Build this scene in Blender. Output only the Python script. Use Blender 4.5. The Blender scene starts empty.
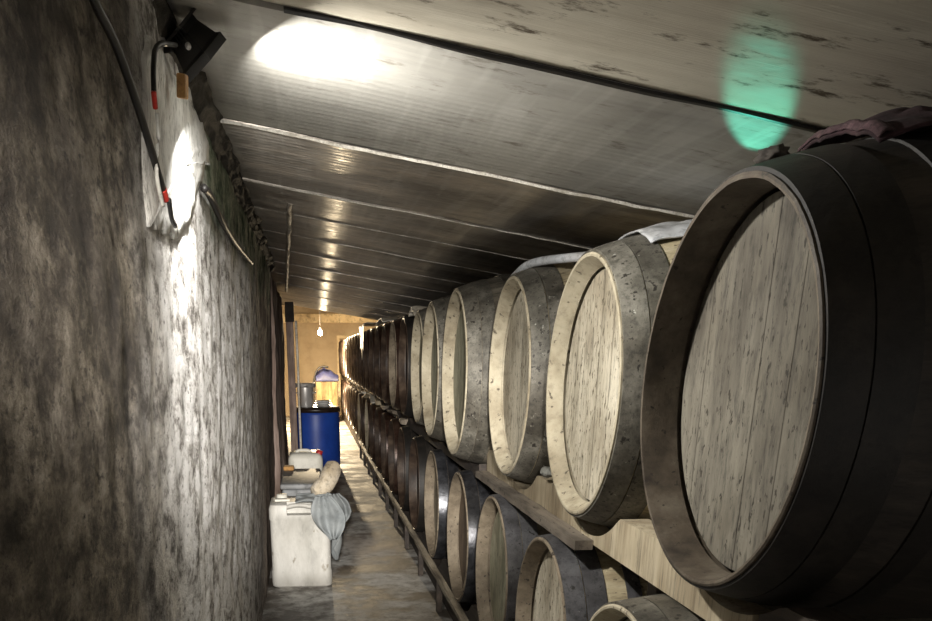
import bpy, bmesh, math, random
from mathutils import Vector, Matrix, noise, Euler

C = bpy.context.scene.collection
H = 1.32                      # camera height above the floor
R0 = 0.33                     # chime radius of the casks
random.seed(7)
PI = math.pi

# ------------------------------------------------------------------ camera
cam_d = bpy.data.cameras.new('camera')
cam = bpy.data.objects.new('camera', cam_d); C.objects.link(cam)
F_PX, YAW, PITCH, PPX, PPY = 868.0, math.radians(5.49), math.radians(-20.82), 396.9, 683.3
cam_d.sensor_fit = 'HORIZONTAL'; cam_d.sensor_width = 36
cam_d.lens = F_PX * 36 / 932
cam_d.shift_x = (466 - PPX) / 932          # the photograph is the upper part of a taller frame
cam_d.shift_y = (PPY - 310.5) / 932
cam_d.clip_start = 0.02
cam.location = (0, 0, H)
cam.rotation_euler = (PI / 2 + PITCH, 0, -YAW)
bpy.context.scene.camera = cam

# ------------------------------------------------------------------ world, exposure
w = bpy.data.worlds.new('world'); bpy.context.scene.world = w; w.use_nodes = True
w.node_tree.nodes['Background'].inputs[0].default_value = (1.0, 0.94, 0.86, 1)
w.node_tree.nodes['Background'].inputs[1].default_value = 0.60
vs = bpy.context.scene.view_settings
vs.view_transform = 'Standard'; vs.look = 'None'; vs.gamma = 1; vs.use_curve_mapping = False
vs.exposure = 0.12

FLOOD_W = 16.5
BULB_W = 950.0
TEAL_W = 4.2
SPOT_HEAD = Vector((-0.186, 1.85, 1.832))

# the lit face of the small floodlight (the fixture itself is built further down)
ld = bpy.data.lights.new('floodlight_beam', 'AREA'); ld.shape = 'RECTANGLE'; ld.size = 0.06; ld.size_y = 0.045
ld.spread = math.radians(172); ld.energy = FLOOD_W; ld.color = (1.0, 0.965, 0.90)
flood_light = bpy.data.objects.new('floodlight_beam', ld); C.objects.link(flood_light)
AIM = Vector((0.66, 0.27, -0.68)).normalized()
flood_light.location = SPOT_HEAD + AIM * 0.072
flood_light.rotation_euler = AIM.to_track_quat('-Z', 'Y').to_euler()
# bare bulb at the far end
bd = bpy.data.lights.new('bulb_glow', 'POINT'); bd.energy = BULB_W; bd.color = (1.0, 0.80, 0.52); bd.shadow_soft_size = 0.05
bulb_light = bpy.data.objects.new('bulb_glow', bd); C.objects.link(bulb_light)
BULB = Vector((0.236, 17.0, H + 0.345)); bulb_light.location = BULB
# fill spot added behind the camera to brighten the aisle
kd = bpy.data.lights.new('aisle_fill', 'SPOT'); kd.energy = 1900; kd.color = (1.0, .95, .88)
kd.spot_size = math.radians(21); kd.spot_blend = 0.8; kd.shadow_soft_size = 0.08
key = bpy.data.objects.new('aisle_fill', kd); C.objects.link(key); key.location = (-.05, -.85, 1.62)
key.rotation_euler = (Vector((0.30, 6.5, .62)) - key.location).to_track_quat('-Z', 'Y').to_euler()
# added teal spot, hidden between two casks to tint the ceiling
td = bpy.data.lights.new('added_teal_spot', 'SPOT'); td.energy = TEAL_W; td.color = (0.16, 1.0, 0.72)
td.spot_size = math.radians(76); td.spot_blend = 0.4; td.shadow_soft_size = 0.01
teal = bpy.data.objects.new('added_teal_spot', td); C.objects.link(teal)
teal.location = (0.86, 1.93, H + 0.17)
_z = (teal.location - Vector((0.835, 1.78, H + 0.395))).normalized(); _y = Vector((.24, .48, -.04)); _x = _y.cross(_z).normalized(); _y = _z.cross(_x)
teal.rotation_euler = Matrix((_x, _y, _z)).transposed().to_euler(); teal.scale = (0.27, 1.0, 1.0)

# ------------------------------------------------------------------ materials
def ramp(nt, fac, stops):
    r = nt.nodes.new('ShaderNodeValToRGB'); e = r.color_ramp.elements
    while len(e) < len(stops): e.new(0.5)
    for k, (p, c) in enumerate(stops):
        e[k].position = p; e[k].color = (c[0], c[1], c[2], 1)
    nt.links.new(fac, r.inputs[0]); return r.outputs[0]

def nz(nt, scale, detail=4, rough=0.6, mscale=(1, 1, 1), rot=(0, 0, 0), perobj=True, dist=0.0):
    tc = nt.nodes.new('ShaderNodeTexCoord'); mp = nt.nodes.new('ShaderNodeMapping')
    nt.links.new(tc.outputs['Object'], mp.inputs[0]); mp.inputs['Scale'].default_value = mscale
    mp.inputs['Rotation'].default_value = rot
    if perobj:
        oi = nt.nodes.new('ShaderNodeObjectInfo'); mu = nt.nodes.new('ShaderNodeMath'); mu.operation = 'MULTIPLY'
        mu.inputs[1].default_value = 37.0; nt.links.new(oi.outputs['Random'], mu.inputs[0])
        co = nt.nodes.new('ShaderNodeCombineXYZ')
        for k in range(3): nt.links.new(mu.outputs[0], co.inputs[k])
        nt.links.new(co.outputs[0], mp.inputs['Location'])
    n = nt.nodes.new('ShaderNodeTexNoise'); n.inputs['Scale'].default_value = scale
    n.inputs['Detail'].default_value = detail; n.inputs['Roughness'].default_value = rough
    n.inputs['Distortion'].default_value = dist
    nt.links.new(mp.outputs[0], n.inputs['Vector']); return n.outputs['Fac']

def mix(nt, fac, a, b, mode='MIX'):
    m = nt.nodes.new('ShaderNodeMix'); m.data_type = 'RGBA'; m.blend_type = mode
    for s, v in ((m.inputs[0], fac), (m.inputs[6], a), (m.inputs[7], b)):
        if isinstance(v, (int, float)): s.default_value = v
        elif isinstance(v, tuple): s.default_value = (v[0], v[1], v[2], 1)
        else: nt.links.new(v, s)
    return m.outputs[2]

def bumpn(nt, h, strength, dist, normal=None):
    b = nt.nodes.new('ShaderNodeBump'); b.inputs['Strength'].default_value = strength; b.inputs['Distance'].default_value = dist
    nt.links.new(h, b.inputs['Height'])
    if normal is not None: nt.links.new(normal, b.inputs['Normal'])
    return b.outputs[0]

def newmat(name, rough=0.7, metal=0.0):
    m = bpy.data.materials.new(name); m.use_nodes = True
    nt = m.node_tree; p = nt.nodes['Principled BSDF']
    p.inputs['Roughness'].default_value = rough; p.inputs['Metallic'].default_value = metal
    return m, nt, p

def spotted(name, dark, mid, light, scale=8, mscale=(1, 1, 1), rough=0.75, metal=0.0, spots=None, spot_scale=60, spot_at=0.63,
            bump=0.4, bdist=0.004, speck=None, speck_at=0.68, speck_scale=45, stops=(0.3, 0.5, 0.7), perobj=True, grime=.7, micro=.48):
    """stretched grain between three tones, dark pits, pale specks, a little bump"""
    m, nt, p = newmat(name, rough, metal)
    n1 = nz(nt, scale, 7, 0.65, mscale, perobj=perobj)
    col = ramp(nt, n1, [(stops[0], dark), (stops[1], mid), (stops[2], light)])
    if spots is not None:
        n2 = nz(nt, spot_scale, 3, 0.6, tuple(0.35 + 0.65 * min(1, v / max(mscale)) for v in mscale), perobj=perobj)
        col = mix(nt, ramp(nt, n2, [(spot_at, (0, 0, 0)), (spot_at + .06, (1, 1, 1))]), col, spots)
    if speck is not None:
        n3 = nz(nt, speck_scale, 4, 0.7, perobj=perobj)
        col = mix(nt, ramp(nt, n3, [(speck_at, (0, 0, 0)), (speck_at + .05, (1, 1, 1))]), col, speck)
    n5 = nz(nt, scale * 5, 5, 0.75, mscale, perobj=perobj); n6 = nz(nt, scale * .35, 4, 0.6, perobj=perobj)
    col = mix(nt, 1.0, col, ramp(nt, n5, [(.34, (micro,) * 3), (.5, (1,) * 3), (.66, (1.0,) * 3)]), 'MULTIPLY')
    col = mix(nt, grime, col, ramp(nt, n6, [(.38, (.42, .38, .33)), (.56, (1, 1, 1))]), 'MULTIPLY')
    nt.links.new(col, p.inputs['Base Color'])
    n4 = nz(nt, scale * 4, 6, 0.7, mscale, perobj=perobj)
    nt.links.new(bumpn(nt, n4, bump, bdist, None), p.inputs['Normal'])
    return m

M = {}
G = (2.0, 2.0, 0.42)          # vertical grain on heads
L = (0.3, 2.0, 2.0)           # lengthwise grain on staves
M['head_grey'] = spotted('aged_grey_oak', (0.07, .06, .045), (.155, .14, .11), (.25, .23, .18), 7, G, .8, spots=(.045, .038, .026), spot_scale=85, spot_at=.60, speck=(.5, .47, .38), speck_at=.72)
M['head_pale'] = spotted('pale_oak', (.36, .32, .24), (.56, .51, .40), (.66, .61, .49), 7, G, .8, spots=(.13, .11, .07), spot_scale=85, spot_at=.59)
M['head_green'] = spotted('lichen_tinged_oak', (.22, .22, .15), (.40, .39, .28), (.52, .50, .37), 7, G, .8, spots=(.10, .09, .06), spot_at=.64)
M['head_brown'] = spotted('brown_stained_oak', (.07, .045, .03), (.17, .12, .08), (.26, .19, .13), 7, G, .65, spots=(.03, .02, .015), spot_at=.66)
M['head_black'] = spotted('blackened_oak', (.012, .010, .008), (.035, .03, .025), (.09, .075, .06), 7, G, .5)
M['head_burgundy'] = spotted('wine_stained_oak', (.05, .024, .019), (.13, .06, .045), (.24, .13, .10), 6, G, .38)
M['chime_pale'] = spotted('pale_chime_oak', (.25, .21, .14), (.44, .39, .285), (.54, .49, .37), 9, (1, 1, 1), .8, spots=(.13, .11, .08), spot_scale=38, spot_at=.62, micro=.78, grime=.5)
M['chime_grey'] = spotted('grey_chime_oak', (.022, .015, .010), (.085, .066, .046), (.17, .145, .11), 9, (1, 1, 1), .6, spots=(.02, .015, .01), spot_at=.64, speck=(.55, .5, .42), speck_at=.72, micro=.78, grime=.5)
M['chime_brown'] = spotted('brown_chime_oak', (.09, .07, .048), (.21, .17, .12), (.31, .26, .19), 9, (1, 1, 1), .75, spots=(.05, .04, .03), spot_at=.62, micro=.78, grime=.5)
M['chime_dark'] = spotted('dark_chime_oak', (.015, .01, .008), (.05, .032, .022), (.12, .085, .06), 9, (1, 1, 1), .5, micro=.78, grime=.5)
M['stave_dark'] = spotted('dark_stave_oak', (.012, .010, .008), (.035, .028, .022), (.07, .055, .042), 9, L, .65)
M['stave_grey'] = spotted('grey_stave_oak', (.07, .06, .045), (.17, .15, .115), (.30, .27, .21), 9, L, .8, spots=(.05, .04, .03), speck=(.42, .41, .36))
M['stave_pale'] = spotted('yellow_stave_oak', (.28, .22, .13), (.46, .39, .25), (.58, .51, .36), 9, L, .8, spots=(.12, .09, .06))
M['stave_burgundy'] = spotted('wine_stained_staves', (.03, .013, .010), (.085, .036, .028), (.17, .085, .062), 8, L, .35)
M['hoop_mould'] = spotted('mouldy_galvanised_hoop', (.05, .046, .037), (.135, .126, .104), (.25, .236, .20), 10, (1, 1, 1), .6, .25, spots=(.035, .03, .025), spot_scale=50, spot_at=.6, speck=(.52, .51, .46), speck_at=.66)
M['hoop_dark'] = spotted('blackened_hoop', (.006, .005, .004), (.013, .011, .009), (.030, .024, .019), 9, (1, 1, 1), .6, .1)
M['hoop_sheen'] = spotted('bluish_steel_hoop', (.02, .021, .024), (.06, .062, .07), (.13, .135, .15), 9, (1, 1, 1), .30, .6, speck=(.45, .46, .48), speck_at=.70)
M['hoop_slate'] = spotted('slate_grey_hoop', (.035, .034, .035), (.085, .083, .088), (.15, .15, .155), 10, (1, 1, 1), .5, .3, spots=(.02, .018, .016), spot_scale=40, speck=(.42, .41, .40), speck_at=.69)
M['hoop_brown'] = spotted('rust_brown_hoop', (.02, .011, .008), (.055, .03, .022), (.11, .07, .05), 9, (1, 1, 1), .34, .4)
M['cork'] = spotted('cork', (.2, .13, .07), (.33, .23, .13), (.42, .31, .19), 30)
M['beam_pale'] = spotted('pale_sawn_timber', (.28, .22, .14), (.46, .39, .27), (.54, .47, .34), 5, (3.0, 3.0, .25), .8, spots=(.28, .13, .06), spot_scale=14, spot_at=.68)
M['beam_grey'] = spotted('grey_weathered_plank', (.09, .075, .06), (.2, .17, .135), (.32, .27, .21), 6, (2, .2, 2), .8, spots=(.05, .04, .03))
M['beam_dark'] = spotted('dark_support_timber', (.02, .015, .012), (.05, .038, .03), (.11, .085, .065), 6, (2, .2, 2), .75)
M['rail_pale'] = spotted('pale_worn_edge_batten', (.12, .10, .08), (.30, .26, .2), (.5, .44, .34), 6, (2, .3, 2), .7)
M['post_brown'] = spotted('reddish_brown_post', (.16, .11, .09), (.34, .25, .21), (.50, .40, .35), 6, (2.5, 2.5, .2), .8)
M['trim_cream'] = spotted('cream_painted_board', (.55, .42, .24), (.72, .58, .36), (.8, .68, .45), 3, (1, 1, 1), .7)
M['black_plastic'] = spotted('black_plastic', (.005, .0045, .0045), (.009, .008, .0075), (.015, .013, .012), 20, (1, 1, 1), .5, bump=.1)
M['red_tape'] = spotted('red_tape', (.35, .02, .015), (.5, .03, .02), (.6, .05, .03), 20, rough=.4, bump=.1)
M['orange_wood'] = spotted('orange_wood', (.4, .2, .06), (.55, .3, .1), (.65, .38, .15), 12)
M['grey_pvc'] = spotted('grey_pvc', (.25, .24, .21), (.36, .35, .31), (.48, .46, .42), 12, rough=.5, bump=.1)
M['white_pvc'] = spotted('pale_hose_plastic', (.42, .44, .46), (.55, .57, .6), (.68, .69, .7), 8, rough=.45, bump=.1)
M['hdpe'] = spotted('grubby_white_hdpe', (.42, .41, .37), (.62, .61, .57), (.72, .71, .67), 4, (1, 1, .4), .5, spots=(.34, .31, .25), spot_scale=16, spot_at=.66, bump=.08, grime=.35, micro=.8)
M['hdpe_cream'] = spotted('cream_hdpe', (.62, .60, .52), (.74, .72, .64), (.82, .80, .73), 4, rough=.5, bump=.05, grime=.2, micro=.85)
M['red_cap'] = spotted('red_plastic_cap', (.4, .02, .03), (.6, .03, .04), (.7, .06, .06), 10, rough=.4, bump=.05)
M['crate_grey'] = spotted('grey_plastic_lid', (.18, .19, .2), (.27, .28, .29), (.35, .36, .37), 6, rough=.6)
M['rag'] = spotted('grey_rag', (.20, .22, .23), (.29, .315, .325), (.36, .38, .385), 5, rough=.95, bump=.5, grime=.35, micro=.8)
M['cream_cloth'] = spotted('cream_cloth', (.42, .34, .22), (.60, .52, .40), (.70, .63, .52), 9, rough=.9)
M['drum_blue'] = spotted('blue_drum_plastic', (.010, .045, .27), (.016, .07, .42), (.025, .10, .52), 3, rough=.42, bump=.05, grime=.2, micro=.9)
M['drum_lid'] = spotted('dark_wet_lid', (.015, .01, .009), (.04, .025, .02), (.08, .055, .045), 8, rough=.35)
M['steel'], nt, p = newmat('brushed_steel', .35, .55); p.inputs['Base Color'].default_value = (.74, .72, .70, 1)
nt.links.new(bumpn(nt, nz(nt, 30, 3, .5, (.2, .2, 6)), .15, .001), p.inputs['Normal'])
M['white_enamel'] = spotted('white_enamel', (.62, .62, .62), (.74, .74, .73), (.82, .82, .8), 5, rough=.35, bump=.05)
M['tarp_blue'] = spotted('blue_grey_tarp', (.012, .016, .06), (.03, .036, .11), (.06, .065, .16), 8, rough=.6)
M['crate_wood'] = spotted('yellowish_crate_wood', (.16, .11, .045), (.27, .20, .09), (.36, .28, .15), 6, (2, 2, .25), .8)
M['maroon'] = spotted('maroon_cloth', (.012, .004, .006), (.030, .010, .014), (.075, .032, .040), 14, (1, 1, 1), .95, bump=.9)
M['maroon_hem'] = spotted('faded_pink_hem', (.04, .02, .024), (.085, .045, .052), (.16, .095, .105), 30, rough=.95, bump=.9)
M['stone'] = spotted('grey_stone', (.10, .10, .09), (.2, .2, .18), (.3, .3, .27), 14, rough=.8)
M['plastic_sheet'] = spotted('white_plastic_sheet', (.60, .56, .48), (.74, .70, .61), (.84, .80, .71), 8, rough=.5)
M['foam'] = spotted('cream_foam_bead', (.75, .68, .6), (.85, .78, .7), (.9, .85, .78), 20, rough=.7, bump=.8)

# rough plaster of the left wall
def wall_mat():
    m, nt, p = newmat('rough_stained_plaster', .88)
    geo = nt.nodes.new('ShaderNodeTexCoord')
    sep = nt.nodes.new('ShaderNodeSeparateXYZ'); nt.links.new(geo.outputs['Object'], sep.inputs[0])
    big = nz(nt, 3.4, 6, .68, (1, .6, .7), perobj=False)
    mid = nz(nt, 24, 8, .76, (1, .38, .62), perobj=False)
    fine = nz(nt, 95, 5, .72, (1, .4, .75), perobj=False)
    col = ramp(nt, mid, [(.38, (.024, .019, .013)), (.46, (.10, .082, .06)), (.53, (.23, .195, .148)), (.63, (.42, .37, .30))])
    col = mix(nt, ramp(nt, big, [(.42, (0, 0, 0)), (.54, (1, 1, 1))]), mix(nt, .66, col, (.04, .03, .024)), col)
    col = mix(nt, ramp(nt, fine, [(.34, (1, 1, 1)), (.46, (0, 0, 0))]), col, (.035, .028, .022))
    # paler where the floodlight brightens the wall, painted in; browner further down
    def band(sock, a, b):
        r = nt.nodes.new('ShaderNodeMapRange'); r.inputs[1].default_value = a; r.inputs[2].default_value = b
        nt.links.new(sock, r.inputs[0]); return r.outputs[0]
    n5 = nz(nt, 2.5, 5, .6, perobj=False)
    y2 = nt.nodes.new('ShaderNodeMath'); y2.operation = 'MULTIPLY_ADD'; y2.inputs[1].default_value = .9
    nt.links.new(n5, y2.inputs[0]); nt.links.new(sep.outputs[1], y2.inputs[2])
    lit_plaster = ramp(nt, mid, [(.38, (.09, .08, .07)), (.45, (.42, .40, .38)), (.52, (.74, .73, .72))])
    lit_plaster = mix(nt, ramp(nt, fine, [(.32, (1, 1, 1)), (.42, (0, 0, 0))]), lit_plaster, (.10, .085, .07))
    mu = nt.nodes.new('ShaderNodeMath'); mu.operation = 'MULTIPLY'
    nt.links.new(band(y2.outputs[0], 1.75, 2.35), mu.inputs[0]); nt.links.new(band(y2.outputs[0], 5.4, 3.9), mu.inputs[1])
    col = mix(nt, mu.outputs[0], col, lit_plaster)
    brown = mix(nt, .65, col, (.12, .075, .05))
    col = mix(nt, band(y2.outputs[0], 4.3, 5.6), col, brown)
    # moss near the eaves
    z2 = nt.nodes.new('ShaderNodeMath'); z2.operation = 'MULTIPLY_ADD'; z2.inputs[1].default_value = .5
    nt.links.new(n5, z2.inputs[0]); nt.links.new(sep.outputs[2], z2.inputs[2])
    mm = nt.nodes.new('ShaderNodeMath'); mm.operation = 'MULTIPLY'
    nt.links.new(band(z2.outputs[0], 1.84, 1.95), mm.inputs[0]); nt.links.new(band(y2.outputs[0], 2.7, 3.0), mm.inputs[1])
    mossy = ramp(nt, mid, [(.38, (.02, .03, .015)), (.48, (.09, .125, .07)), (.6, (.28, .30, .22))])
    col = mix(nt, mm.outputs[0], col, mossy)
    nt.links.new(col, p.inputs['Base Color'])
    b = bumpn(nt, mid, .9, .014); b = bumpn(nt, fine, .8, .004, b)
    nt.links.new(b, p.inputs['Normal']); return m
M['wall'] = wall_mat()
M['plaster_white'] = spotted('fresh_white_plaster', (.55, .55, .53), (.76, .76, .74), (.84, .84, .82), 9, (1, 1, .5), .85, spots=(.32, .31, .29), spot_scale=45, spot_at=.62, bump=.8, bdist=.01, perobj=False)
M['mortar'] = spotted('dark_crumbling_mortar', (.02, .017, .013), (.07, .06, .045), (.17, .15, .12), 18, rough=.9, bump=1, bdist=.02)
M['tan_wall'] = spotted('tan_limewash', (.30, .225, .14), (.38, .295, .19), (.44, .35, .235), 1.5, rough=.85, perobj=False, grime=0, micro=.88)
M['far_roof'] = spotted('smoky_roof_boards', (.07, .055, .04), (.13, .105, .08), (.2, .165, .13), 3, (.3, 3, 1), .9)
M['wall_dark'] = spotted('dark_back_wall', (.02, .017, .014), (.05, .042, .035), (.09, .078, .065), 4, rough=.9, perobj=False)

def floor_mat():
    m, nt, p = newmat('damp_concrete', .6)
    a = nz(nt, 2.2, 8, .68, perobj=False); b = nz(nt, 14, 8, .7, perobj=False)
    c = nz(nt, .9, 4, .6, (1, .5, 1), perobj=False)
    col = ramp(nt, b, [(.36, (.26, .25, .23)), (.5, (.52, .51, .48)), (.64, (.66, .65, .62))])
    dk = ramp(nt, b, [(.3, (.05, .042, .033)), (.6, (.14, .12, .10)), (.8, (.24, .21, .18))])
    col = mix(nt, ramp(nt, a, [(.44, (1, 1, 1)), (.56, (0, 0, 0))]), col, dk)
    warm = mix(nt, .4, col, (.38, .30, .24))
    col = mix(nt, ramp(nt, c, [(.5, (0, 0, 0)), (.6, (1, 1, 1))]), col, warm)
    nt.links.new(col, p.inputs['Base Color'])
    nt.links.new(ramp(nt, a, [(.42, (.55,) * 3), (.6, (.85,) * 3)]), p.inputs['Roughness'])
    nt.links.new(bumpn(nt, b, .5, .008), p.inputs['Normal']); return m
M['floor'] = floor_mat()

def sheet_mat(name, lo, mid_, hi, rough, metal, ribs, rib_d, streak, grime):
    """ribbed metal sheet: ribs run across the aisle (along x)"""
    m, nt, p = newmat(name, rough, metal)
    tc = nt.nodes.new('ShaderNodeTexCoord')
    a = nz(nt, 3, 7, .65, (.6, 1.7, 1), perobj=False)
    col = ramp(nt, a, [(.32, lo), (.5, mid_), (.7, hi)])
    g = nz(nt, 12, 7, .72, (.7, 1.6, 1), perobj=False)
    col = mix(nt, ramp(nt, g, [(.57, (0, 0, 0)), (.67, (grime,) * 3)]), col, (.10, .08, .055))
    s = nz(nt, 5, 2, .5, (6, .35, 1), perobj=False)
    col = mix(nt, ramp(nt, s, [(.52, (0, 0, 0)), (.62, (streak,) * 3)]), col, (.75, .74, .70))
    nt.links.new(col, p.inputs['Base Color'])
    nt.links.new(ramp(nt, g, [(.4, (rough,) * 3), (.7, (min(1, rough + .25),) * 3)]), p.inputs['Roughness'])
    wv = nt.nodes.new('ShaderNodeTexWave'); wv.wave_type = 'BANDS'; wv.bands_direction = 'Y'; wv.wave_profile = 'SIN'
    wv.inputs['Scale'].default_value = ribs; wv.inputs['Distortion'].default_value = .6; wv.inputs['Detail'].default_value = 1
    mp = nt.nodes.new('ShaderNodeMapping'); mp.inputs['Scale'].default_value = (.1, 1, 1)
    nt.links.new(tc.outputs['Object'], mp.inputs[0]); nt.links.new(mp.outputs[0], wv.inputs[0])
    b = bumpn(nt, wv.outputs['Fac'], 1.0, rib_d)
    fine = nz(nt, 40, 3, .6, (.05, 6, 1), perobj=False)
    b = bumpn(nt, fine, .5, .0012, b)
    nt.links.new(b, p.inputs['Normal'])
    if metal < .2: p.inputs['Specular IOR Level'].default_value = .18
    if metal > .5:                       # fine ribs stretch highlights along the aisle
        p.inputs['Anisotropic'].default_value = .93
        tv = nt.nodes.new('ShaderNodeCombineXYZ'); tv.inputs[1].default_value = 1.0
        nt.links.new(tv.outputs[0], p.inputs['Tangent'])
    return m
M['sheet_dirty'] = sheet_mat('stained_roof_sheet', (.40, .36, .285), (.53, .49, .40), (.60, .565, .47), .6, .05, 5, .0004, .0, 1.0)
M['sheet_satin'] = sheet_mat('satin_ribbed_sheet', (.25, .243, .22), (.35, .34, .31), (.41, .40, .365), .55, .08, 9, .0004, .12, .6)
M['sheet_gloss'] = sheet_mat('glossy_ribbed_sheet', (.24, .21, .18), (.36, .33, .29), (.60, .53, .45), .37, .85, 8, .0008, .15, .4)
M['sheet_edge'] = spotted('pale_lit_edge', (.45, .42, .36), (.66, .63, .56), (.78, .75, .68), 30, (1, 1, 1), .6)

def emit(name, col, s):
    m = bpy.data.materials.new(name); m.use_nodes = True; p = m.node_tree.nodes['Principled BSDF']
    p.inputs['Base Color'].default_value = (*col, 1)
    p.inputs['Emission Color'].default_value = (*col, 1); p.inputs['Emission Strength'].default_value = s
    return m
M['bulb'] = emit('lit_bulb_glass', (1, .82, .55), 60)
M['led'] = emit('lit_led_glass', (1, .97, .9), 12)
M['teal_lens'] = emit('added_teal_lens', (.1, 1, .66), 3)

# ------------------------------------------------------------------ helpers
def props(o, label=None, cat=None, group=None, kind=None):
    if label: o['label'] = label
    if cat: o['category'] = cat
    if group: o['group'] = group
    if kind: o['kind'] = kind
    return o

def thing(name, loc, label, cat, rotz=0, group=None):
    o = bpy.data.objects.new(name, None); C.objects.link(o); o.empty_display_size = .1
    o.location = loc; o.rotation_euler = (0, 0, rotz)
    return props(o, label, cat, group)

def obj(name, bm, mat, parent=None, smooth=True, loc=None):
    me = bpy.data.meshes.new(name); bmesh.ops.recalc_face_normals(bm, faces=bm.faces[:])
    bm.to_mesh(me); bm.free()
    for m_ in (mat if isinstance(mat, (list, tuple)) else [mat]): me.materials.append(m_)
    if smooth:
        for f in me.polygons: f.use_smooth = True
    o = bpy.data.objects.new(name, me); C.objects.link(o)
    if parent is not None: o.parent = parent
    if loc is not None: o.location = loc
    return o

def soften(o, ang=40, bev=None, seg=2):
    if bev:
        b = o.modifiers.new('bevel', 'BEVEL'); b.width = bev; b.segments = seg; b.limit_method = 'ANGLE'; b.angle_limit = math.radians(ang)
    return o

def sharp(o, ang=35):
    o.data.set_sharp_from_angle(angle=math.radians(ang)); return o

def box(bm, x0, x1, y0, y1, z0, z1, mtx=None):
    v = [bm.verts.new((x, y, z)) for x in (x0, x1) for y in (y0, y1) for z in (z0, z1)]
    for f in ((0, 1, 3, 2), (4, 6, 7, 5), (0, 4, 5, 1), (2, 3, 7, 6), (0, 2, 6, 4), (1, 5, 7, 3)):
        bm.faces.new([v[i] for i in f])
    if mtx: bmesh.ops.transform(bm, matrix=mtx, verts=v)
    return v

def lathe(bm, prof, axis='x', seg=64, close=False, jitter=None, a0=0):
    """profile of (along, radius); closes on the axis where radius is 0"""
    rings = []
    for (t, r) in prof:
        if r == 0:
            rings.append([bm.verts.new((t, 0, 0) if axis == 'x' else (0, 0, t))]); continue
        ring = []
        for k in range(seg):
            a = a0 + 2 * PI * k / seg; rr = r * (1 + (jitter(k, t) if jitter else 0))
            p = (t, rr * math.cos(a), rr * math.sin(a)) if axis == 'x' else (rr * math.cos(a), rr * math.sin(a), t)
            ring.append(bm.verts.new(p))
        rings.append(ring)
    pairs = list(zip(rings, rings[1:])) + ([(rings[-1], rings[0])] if close else [])
    for a, b in pairs:
        for k in range(seg):
            k2 = (k + 1) % seg
            if len(a) == 1: bm.faces.new((a[0], b[k], b[k2]))
            elif len(b) == 1: bm.faces.new((a[k], b[0], a[k2]))
            else: bm.faces.new((a[k], b[k], b[k2], a[k2]))

def tube(bm, pts, r, seg=10, rfun=None):
    pts = [Vector(p) for p in pts]; rings = []
    # smooth the path
    for _ in range(2):
        q = [pts[0]]
        for a, b in zip(pts, pts[1:]): q += [a * .75 + b * .25, a * .25 + b * .75]
        q.append(pts[-1]); pts = q
    up = Vector((0.13, .21, 1)).normalized()
    for i, p in enumerate(pts):
        t = (pts[min(i + 1, len(pts) - 1)] - pts[max(i - 1, 0)]).normalized()
        s = t.cross(up)
        if s.length < .05: s = t.cross(Vector((1, 0, 0)))
        s.normalize(); u_ = s.cross(t)
        rr = r * (rfun(i / (len(pts) - 1)) if rfun else 1)
        rings.append([bm.verts.new(p + (s * math.cos(2 * PI * k / seg) + u_ * math.sin(2 * PI * k / seg)) * rr) for k in range(seg)])
    for a, b in zip(rings, rings[1:]):
        for k in range(seg): bm.faces.new((a[k], b[k], b[(k + 1) % seg], a[(k + 1) % seg]))
    bm.faces.new(rings[0]); bm.faces.new(rings[-1][::-1])

def grid(bm, nu, nv, fn):
    vs_ = [[bm.verts.new(fn(i / nu, j / nv)) for j in range(nv + 1)] for i in range(nu + 1)]
    for i in range(nu):
        for j in range(nv): bm.faces.new((vs_[i][j], vs_[i + 1][j], vs_[i + 1][j + 1], vs_[i][j + 1]))

def nv(x, y, z, s=1.0): return noise.noise(Vector((x * s, y * s, z * s)))
def fr(x, y, z, s=1.0, o=5): return noise.fractal(Vector((x * s, y * s, z * s)), 0.9, 2.1, o)

def ceil_z(x): return H + .561 - .16 * (x + .2)

# ------------------------------------------------------------------ setting
def wx(y, z):
    """face of the left wall (leans in a little towards the top)"""
    x = -.287 + .062 * (z / 1.88)
    return x + .007 * fr(3.1, y, z * .75, 3.0, 4) + .0035 * fr(7.7, y, z * .8, 15, 4)
def wall_section(name, y0, y1, step, xf, mat, back=-.62, ztop=1.87):
    bm = bmesh.new(); ny = int((y1 - y0) / step); nz_ = int(ztop / step)
    grid(bm, ny, nz_, lambda a, b: (xf(y0 + (y1 - y0) * a, ztop * b), y0 + (y1 - y0) * a, ztop * b))
    # return faces give it a real thickness
    bm.verts.ensure_lookup_table(); N = nz_ + 1
    for col_i in (0, ny):
        prev = None
        for j in range(N):
            v = bm.verts[col_i * N + j]; b_ = bm.verts.new((back, v.co.y, v.co.z)); bm.verts.ensure_lookup_table()
            v = bm.verts[col_i * N + j]
            if prev: bm.faces.new((prev[0], v, b_, prev[1]))
            prev = (v, b_)
    t0 = bm.verts[nz_]; t1 = bm.verts[ny * N + nz_]
    box(bm, back, -.30, y0 + .01, y1 - .01, 0, ztop - .005)
    o = obj(name, bm, mat); return props(o, kind='structure')
wall_section('wall_left', -.9, 6.42, .022, wx, M['wall'])
wall_section('wall_left_far', 6.46, 9.0, .05, lambda y, z: -.225 + .02 * fr(1, y, z * .5, 2.5, 4) + .012 * fr(9, y, z * .5, 9, 3), M['post_brown'], ztop=1.80)
bm = bmesh.new(); box(bm, -.8, 2.0, -1.2, 21.2, -.12, 0); props(obj('floor', bm, M['floor'], smooth=False), kind='structure')
bm = bmesh.new(); box(bm, 1.78, 1.95, -.9, 21.2, 0, 2.3); props(obj('wall_right', bm, M['wall_dark'], smooth=False), kind='structure')
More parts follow.
